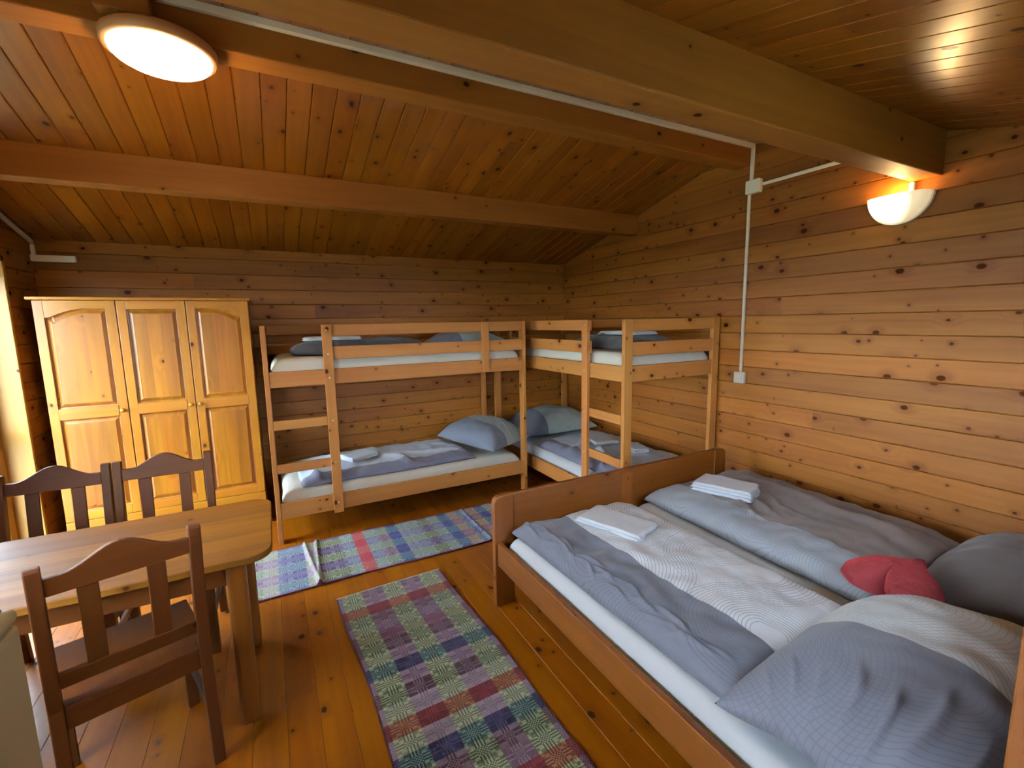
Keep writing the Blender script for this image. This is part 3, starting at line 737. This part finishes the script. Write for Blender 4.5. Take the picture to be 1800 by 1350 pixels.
# ---------------------------------------------------------------- table
TH = .715
tx0, tx1, ty0, ty1 = -4.22, -3.092, -2.612, -1.958
tb = empty('dining_table', ((tx0+tx1)/2, (ty0+ty1)/2, 0), label='varnished pine dining table with rounded corners, front left', cat='table')
ox, oy = (tx0+tx1)/2, (ty0+ty1)/2
def rr_outline(x0, x1, y0, y1, r):
    o = []
    for cx, cyy, a0 in ((x1-r, y0+r, -PI/2), (x1-r, y1-r, 0), (x0+r, y1-r, PI/2), (x0+r, y0+r, PI)):
        o += [(cx+r*math.cos(a0+PI/2*i/8), cyy+r*math.sin(a0+PI/2*i/8)) for i in range(9)]
    return o
# top glued from planks along x, clipped by the rounded outline
out = rr_outline(tx0-ox, tx1-ox, ty0-oy, ty1-oy, .09)
mb = MB(); NP = 6; ys = [ty0-oy+(ty1-ty0)*i/NP for i in range(NP+1)]
def clip(poly, y, keep_above):
    res = []
    for i in range(len(poly)):
        a, b = poly[i], poly[(i+1) % len(poly)]
        ia = (a[1] >= y) if keep_above else (a[1] <= y); ib = (b[1] >= y) if keep_above else (b[1] <= y)
        if ia: res.append(a)
        if ia != ib: t = (y-a[1])/(b[1]-a[1]); res.append((a[0]+t*(b[0]-a[0]), y))
    return res
top = MB()
for i in range(NP):
    pl = clip(clip(out, ys[i], True), ys[i+1], False); off, rn = top.rnd()
    top.face([(a, b, TH) for a, b in pl], (1, 0, 0), off, rn); top.face([(a, b, TH-.028) for a, b in pl][::-1], (1, 0, 0), off, rn)
off, rn = top.rnd(); per = []
for i in range(len(out)):
    a, b = out[i], out[(i+1) % len(out)]
    cuts = sorted([((y-a[1])/(b[1]-a[1])) for y in ys[1:-1] if (a[1]-y)*(b[1]-y) < 0])
    ts = [0]+cuts+[1]
    for t0, t1 in zip(ts, ts[1:]):
        p = (a[0]+t0*(b[0]-a[0]), a[1]+t0*(b[1]-a[1])); q = (a[0]+t1*(b[0]-a[0]), a[1]+t1*(b[1]-a[1]))
        top.face([(p[0], p[1], TH-.028), (q[0], q[1], TH-.028), (q[0], q[1], TH), (p[0], p[1], TH)], (1, 0, 0), off, rn)
top.build('tabletop', m_table, tb, bevel=.004)
for q in ((tx0-ox+.07, tx1-ox-.13, ty0-oy+.07, ty0-oy+.09), (tx0-ox+.07, tx1-ox-.13, ty1-oy-.09, ty1-oy-.07),
          (tx0-ox+.07, tx0-ox+.09, ty0-oy+.09, ty1-oy-.09), (tx1-ox-.15, tx1-ox-.13, ty0-oy+.09, ty1-oy-.09)):
    mb = MB(); mb.box(*q, TH-.125, TH-.029); mb.build('apron', m_chair, tb, bevel=.002)
for x_ in (tx0+.05, tx1-.163):
    for y_ in (ty0+.045, ty1-.125):
        mb = MB(); mb.box(x_-ox, x_+.068-ox, y_-oy, y_+.068-oy, 0, TH-.029, g=(0, 0, 1)); mb.build('leg', m_tleg, tb, bevel=.018, seg=4)

# ---------------------------------------------------------------- chairs (local: back at y=0, seat towards +y)
def make_chair(label, loc, rz):
    ch = empty('dining_chair', loc, rz, label=label, cat='chair')
    w = .415; hw = w/2; H = .912; ps = .036
    def tilt(z): return -.0 if z < .44 else -(z-.44)*.10
    for sx in (-1, 1):       # rear posts: straight, then raked back
        mb = MB(); off, rn = mb.rnd(); xo = sx*hw; xi = sx*(hw-ps); xa, xb = min(xo, xi), max(xo, xi)
        lv = [(0, -.035, .0), (.22, -.012, .028), (.44, 0, .042), (.68, -.022, .016), (H-.01, -.05, -.018), (H, -.047, -.022)]
        for i in range(len(lv)-1):
            z0, a0, b0 = lv[i]; z1, a1, b1 = lv[i+1]
            P = lambda x, y, z: (x, y, z)
            mb.face([P(xa, a0, z0), P(xb, a0, z0), P(xb, a1, z1), P(xa, a1, z1)], (0, 0, 1), off, rn)
            mb.face([P(xb, b0, z0), P(xa, b0, z0), P(xa, b1, z1), P(xb, b1, z1)], (0, 0, 1), off, rn)
            mb.face([P(xa, b0, z0), P(xa, a0, z0), P(xa, a1, z1), P(xa, b1, z1)], (0, 0, 1), off, rn)
            mb.face([P(xb, a0, z0), P(xb, b0, z0), P(xb, b1, z1), P(xb, a1, z1)], (0, 0, 1), off, rn)
        mb.face([(xa, lv[0][2], 0), (xb, lv[0][2], 0), (xb, lv[0][1], 0), (xa, lv[0][1], 0)], (0, 0, 1), off, rn)
        mb.face([(xa, lv[-1][1], H), (xb, lv[-1][1], H), (xb, lv[-1][2], H), (xa, lv[-1][2], H)], (0, 0, 1), off, rn)
        mb.build('rear_leg', m_chair, ch, bevel=.004)
        mb = MB(); x0 = sx*(hw-.004); x1 = sx*(hw-.042); mb.box(x0, x1, .335, .373, 0, .425); mb.build('front_leg', m_chair, ch, bevel=.004)
        mb = MB(); mb.box(sx*(hw-.008), sx*(hw-.028), .034, .336, .365, .425); mb.build('seat_rail', m_chair, ch, bevel=.002)
        mb = MB(); mb.box(sx*(hw-.010), sx*(hw-.028), .022, .336, .175, .205); mb.build('stretcher', m_chair, ch, bevel=.003)
    yb = lambda z: -.022-.028*(z-.68)/(H-.68) if z > .68 else -.022*(z-.44)/.24
    def bow(a, z, d):     # slightly curved back pieces, sheared with the rake
        return (a, yb(z)+d, z)
    mb = MB(); xi = hw-ps; n = 20
    pl = [(-xi, .815), (xi, .815)]+[(xi-2*xi*i/n, .872+.058*(0.5+0.5*math.cos(PI*max(-1, min(1, (1-2*i/n)/.82))))) for i in range(n+1)]
    mb.prism(pl, .006, .026, bow, g=(1, 0, 0)); mb.build('crest_rail', m_chair, ch, bevel=.003)
    mb = MB(); mb.prism([(-xi, .505), (xi, .505), (xi, .555), (-xi, .555)], .008, .028, bow, g=(1, 0, 0)); mb.build('lower_rail', m_chair, ch, bevel=.003)
    for cx in (-.082, .082):
        mb = MB(); mb.prism([(cx-.025, .5555), (cx+.025, .5555), (cx+.025, .8145), (cx-.025, .8145)], .010, .024, bow, g=(0, 0, 1)); mb.build('back_slat', m_chair, ch, bevel=.003)
    mb = MB(); mb.box(-xi, xi, .008, .028, .365, .425); mb.build('apron', m_chair, ch, bevel=.002)
    mb = MB(); mb.box(-hw+.043, hw-.043, .343, .363, .365, .425); mb.build('apron', m_chair, ch, bevel=.002)
    mb = MB(); mb.prism([(-hw, .046), (-xi, .046), (-xi, .004), (xi, .004), (xi, .046), (hw, .046), (hw, .395), (-hw, .395)], .426, .446, lambda a, b, d: (a, b, d), g=(0, 1, 0))
    mb.build('seat', m_chair, ch, bevel=.003)
    return ch
make_chair('dark wooden slat-back chair in front of the table, its back to the camera', (-3.505, -2.722, 0), math.radians(18))
make_chair('dark wooden slat-back chair behind the table, nearest the glazed door', (-3.990, -1.655, 0), PI)
make_chair('dark wooden slat-back chair behind the table, in front of the wardrobe doors', (-3.568, -1.655, 0), PI)

# ---------------------------------------------------------------- refrigerator, lower left
FX, FY, FHh = -3.600, -3.09, .95
fr = empty('refrigerator', (FX-.28, FY-.28, 0), label='off-white low refrigerator cut off at the lower left corner', cat='refrigerator')
mb = MB(); mb.box(-.28, .28, -.26, .28, .02, FHh-.045); mb.build('body', m_fridge, fr, bevel=.02, seg=4)
mb = MB(); mb.box(-.28, .28, -.26, .28, FHh-.043, FHh-.012); mb.build('worktop', m_fridge, fr, bevel=.014, seg=4)
mb = MB(); mb.box(-.262, .262, -.25, .262, FHh-.012, FHh); mb.build('top_panel', m_fridge, fr, bevel=.008, seg=3)
mb = MB(); mb.box(-.275, .275, -.30, -.262, .03, FHh-.02); mb.build('door', m_fridge, fr, bevel=.012, seg=3)
m_rub = plain('black rubber', '151515', .7)
for a in (-.24, .20):
    for b in (-.22, .20): mb = MB(); mb.box(a, a+.04, b, b+.04, 0, .0195); mb.build('foot', m_rub, fr)

# ---------------------------------------------------------------- rugs
m_rug = NT('woven rag rug')
at = m_rug.n('ShaderNodeVertexColor'); at.layer_name = 'weave'
m_rug.put(m_rug.b.inputs['Base Color'], at.outputs[0]); m_rug.b.inputs['Roughness'].default_value = .95
sp = m_rug.n('ShaderNodeSeparateXYZ'); m_rug.put(sp.inputs[0], m_rug.uv())
wv = m_rug.math('MULTIPLY', m_rug.math('SINE', m_rug.math('MULTIPLY', sp.outputs[0], 2*PI/.006)), m_rug.math('SINE', m_rug.math('MULTIPLY', sp.outputs[1], 2*PI/.010)))
m_rug.bump(wv, .6, .003); m_rug = m_rug.m
def rug(name, label, origin, ang, Wd, L, rows, border, ripple, bright, wob=.01):
    """Wd across (local x), L along (local y).  rows: list of (star dark, star light, block dark, block light)"""
    S = .0062; nx = int(Wd/S); ny = int(L/S); col = {}
    rr = random.Random(3); hx = {}
    def lc(h):
        if h not in hx: hx[h] = lin(h)
        return hx[h]
    bd_ = .032; cw = (Wd-2*bd_)/5; rh = .082
    V = []; F = []; cols = []; UV = []
    for j in range(ny+1):
        yy = j*S
        for i in range(nx+1):
            xx = i*S; xw = xx+wob*math.sin(yy*5.1+.7)*(1 if i in (0, nx) or True else 0)
            V.append((xw, yy, .009+ripple(xx/Wd, yy)))
    for j in range(ny):
        yy = (j+.5)*S; r = int(yy/rh); b = (yy/rh-r)*2-1; sd, sl, bdk, bl = rows[r % len(rows)]; md = ''.join('%02x' % int(int(sd[q:q+2], 16)*.6+int(sl[q:q+2], 16)*.4) for q in (0, 2, 4))
        for i in range(nx):
            xx = (i+.5)*S
            if xx < bd_ or xx > Wd-bd_:
                k = border if (xx < .009 or xx > Wd-.009) else (bdk if (i+j) % 2 else bl)
            else:
                c = int((xx-bd_)/cw); c = min(4, c); a = ((xx-bd_)/cw-c)*2-1
                A, Bb = abs(a), abs(b)
                if c % 2 == 0:
                    if A < .42 and Bb < .42: k = sd if (i+j) % 2 else sl
                    elif A < .42: k = sd if i % 2 else sl
                    elif Bb < .42: k = sd if j % 2 else sl
                    elif (A > .70) != (Bb > .70): k = md
                    else: k = sl
                else:
                    if A < .40 and Bb < .40: k = bdk if (i+j) % 2 else bl
                    elif A < .40: k = bl if i % 2 else bdk
                    elif Bb < .40: k = bdk if j % 3 else bl
                    else: k = bdk if r % 2 == 0 else bl
            if yy < .014: k = 'd8cfb4'
            f = bright*(.86+.28*rr.random()); q = lc(k)
            cols.append((q[0]*f, q[1]*f, q[2]*f, 1))
            F.append((j*(nx+1)+i, j*(nx+1)+i+1, (j+1)*(nx+1)+i+1, (j+1)*(nx+1)+i))
    # skirt down to the floor
    rim = [i for i in range(nx+1)]+[j*(nx+1)+nx for j in range(1, ny+1)]+[ny*(nx+1)+i for i in range(nx-1, -1, -1)]+[j*(nx+1) for j in range(ny-1, 0, -1)]
    base = len(V)
    for v in rim: V.append((V[v][0], V[v][1], .001))
    q = lin(border)
    for k in range(len(rim)):
        k2 = (k+1) % len(rim); F.append((rim[k], base+k, base+k2, rim[k2])); cols.append(q)
    F.append(tuple(range(base, base+len(rim)))[::-1]); cols.append(q)
    me = bpy.data.meshes.new(name); me.from_pydata(V, [], F)
    ca = me.color_attributes.new('weave', 'FLOAT_COLOR', 'CORNER'); uvl = me.uv_layers.new(name='UVMap')
    for p in me.polygons:
        for li in p.loop_indices:
            ca.data[li].color = cols[p.index]; v = V[me.loops[li].vertex_index]; uvl.data[li].uv = (v[0], v[1])
    me.materials.append(m_rug); o = bpy.data.objects.new(name, me); C.objects.link(o)
    o.location = origin; o.rotation_euler = (0, 0, ang)
    return setp(o, label=label, cat='rug')
g1 = ('3c5038', 'a6b08c', '4e2c38', '86707e'); g2 = ('5c7058', 'c6ceaa', '806a7e', 'a892a8'); rd = ('6e3422', 'a87452', '66161f', '842c34')
nv = ('28424c', '7d9a8c', '2a2648', '4c4468'); pk = ('5e6a48', 'b4b690', '6a3c4c', '86607a'); lt = ('7a8f80', 'cfd6b4', '97889e', 'b4a6b8')
rowsB = [g2, g2, rd, g1, g2, pk, g1, g2, nv, g2, g1, lt, rd, lt, nv, g1, g2, rd, pk, g2, g1, lt, nv, g2, g1]
rug('woven_rug', 'long green and purple woven rug running beside the double bed', (-2.19, -1.838, 0), PI+math.radians(2.0), .625, 2.05, rowsB, '4a1c22', lambda u, y: .002*math.sin(y*9+u*3)+.002, .72, .008)
a1 = ('6d8a78', 'c3d2b4', '7a4a62', 'a8a2b8'); a2 = ('a9b8b0', 'dfe4d0', 'b0a0b4', 'd4cede'); a3 = ('5e7c9a', 'b4cad2', '6a6496', 'a0a4c8'); a4 = ('4c6650', 'c0caa0', '5c4870', '988cae')
ar = ('9c2a36', 'c07c6c', '8c1c2c', 'a43844'); an = ('3a4c78', '8ab0c0', '3c3c78', '5a6a9c'); at_ = ('7a9a94', 'cfdcc8', '8c92b8', 'b4c0d4'); ay = ('9a8a78', 'd4cbb0', 'a08094', 'c4aeb4')
rowsA = [a1, a1, a2, a3, a3, a2, a4, a4, at_, ar, at_, a1, an, at_, at_, a4, at_, an, ay, a3, ay, an, a2, a1, a3, ar]
def fold(u, y):
    s = 0
    for (c, h) in ((.42+.05*u, .020), (.50-.03*u, .016), (1.62, .010)):
        s += h*math.exp(-((y-c)/.013)**2)
    return s+.002
rug('woven_rug', 'pale blue, lavender and red striped woven rug in front of the bunk beside the wardrobe', (-3.35, -1.035, 0), -PI/2, .625, 2.05, rowsA, '5a2c38', fold, .85, .006)
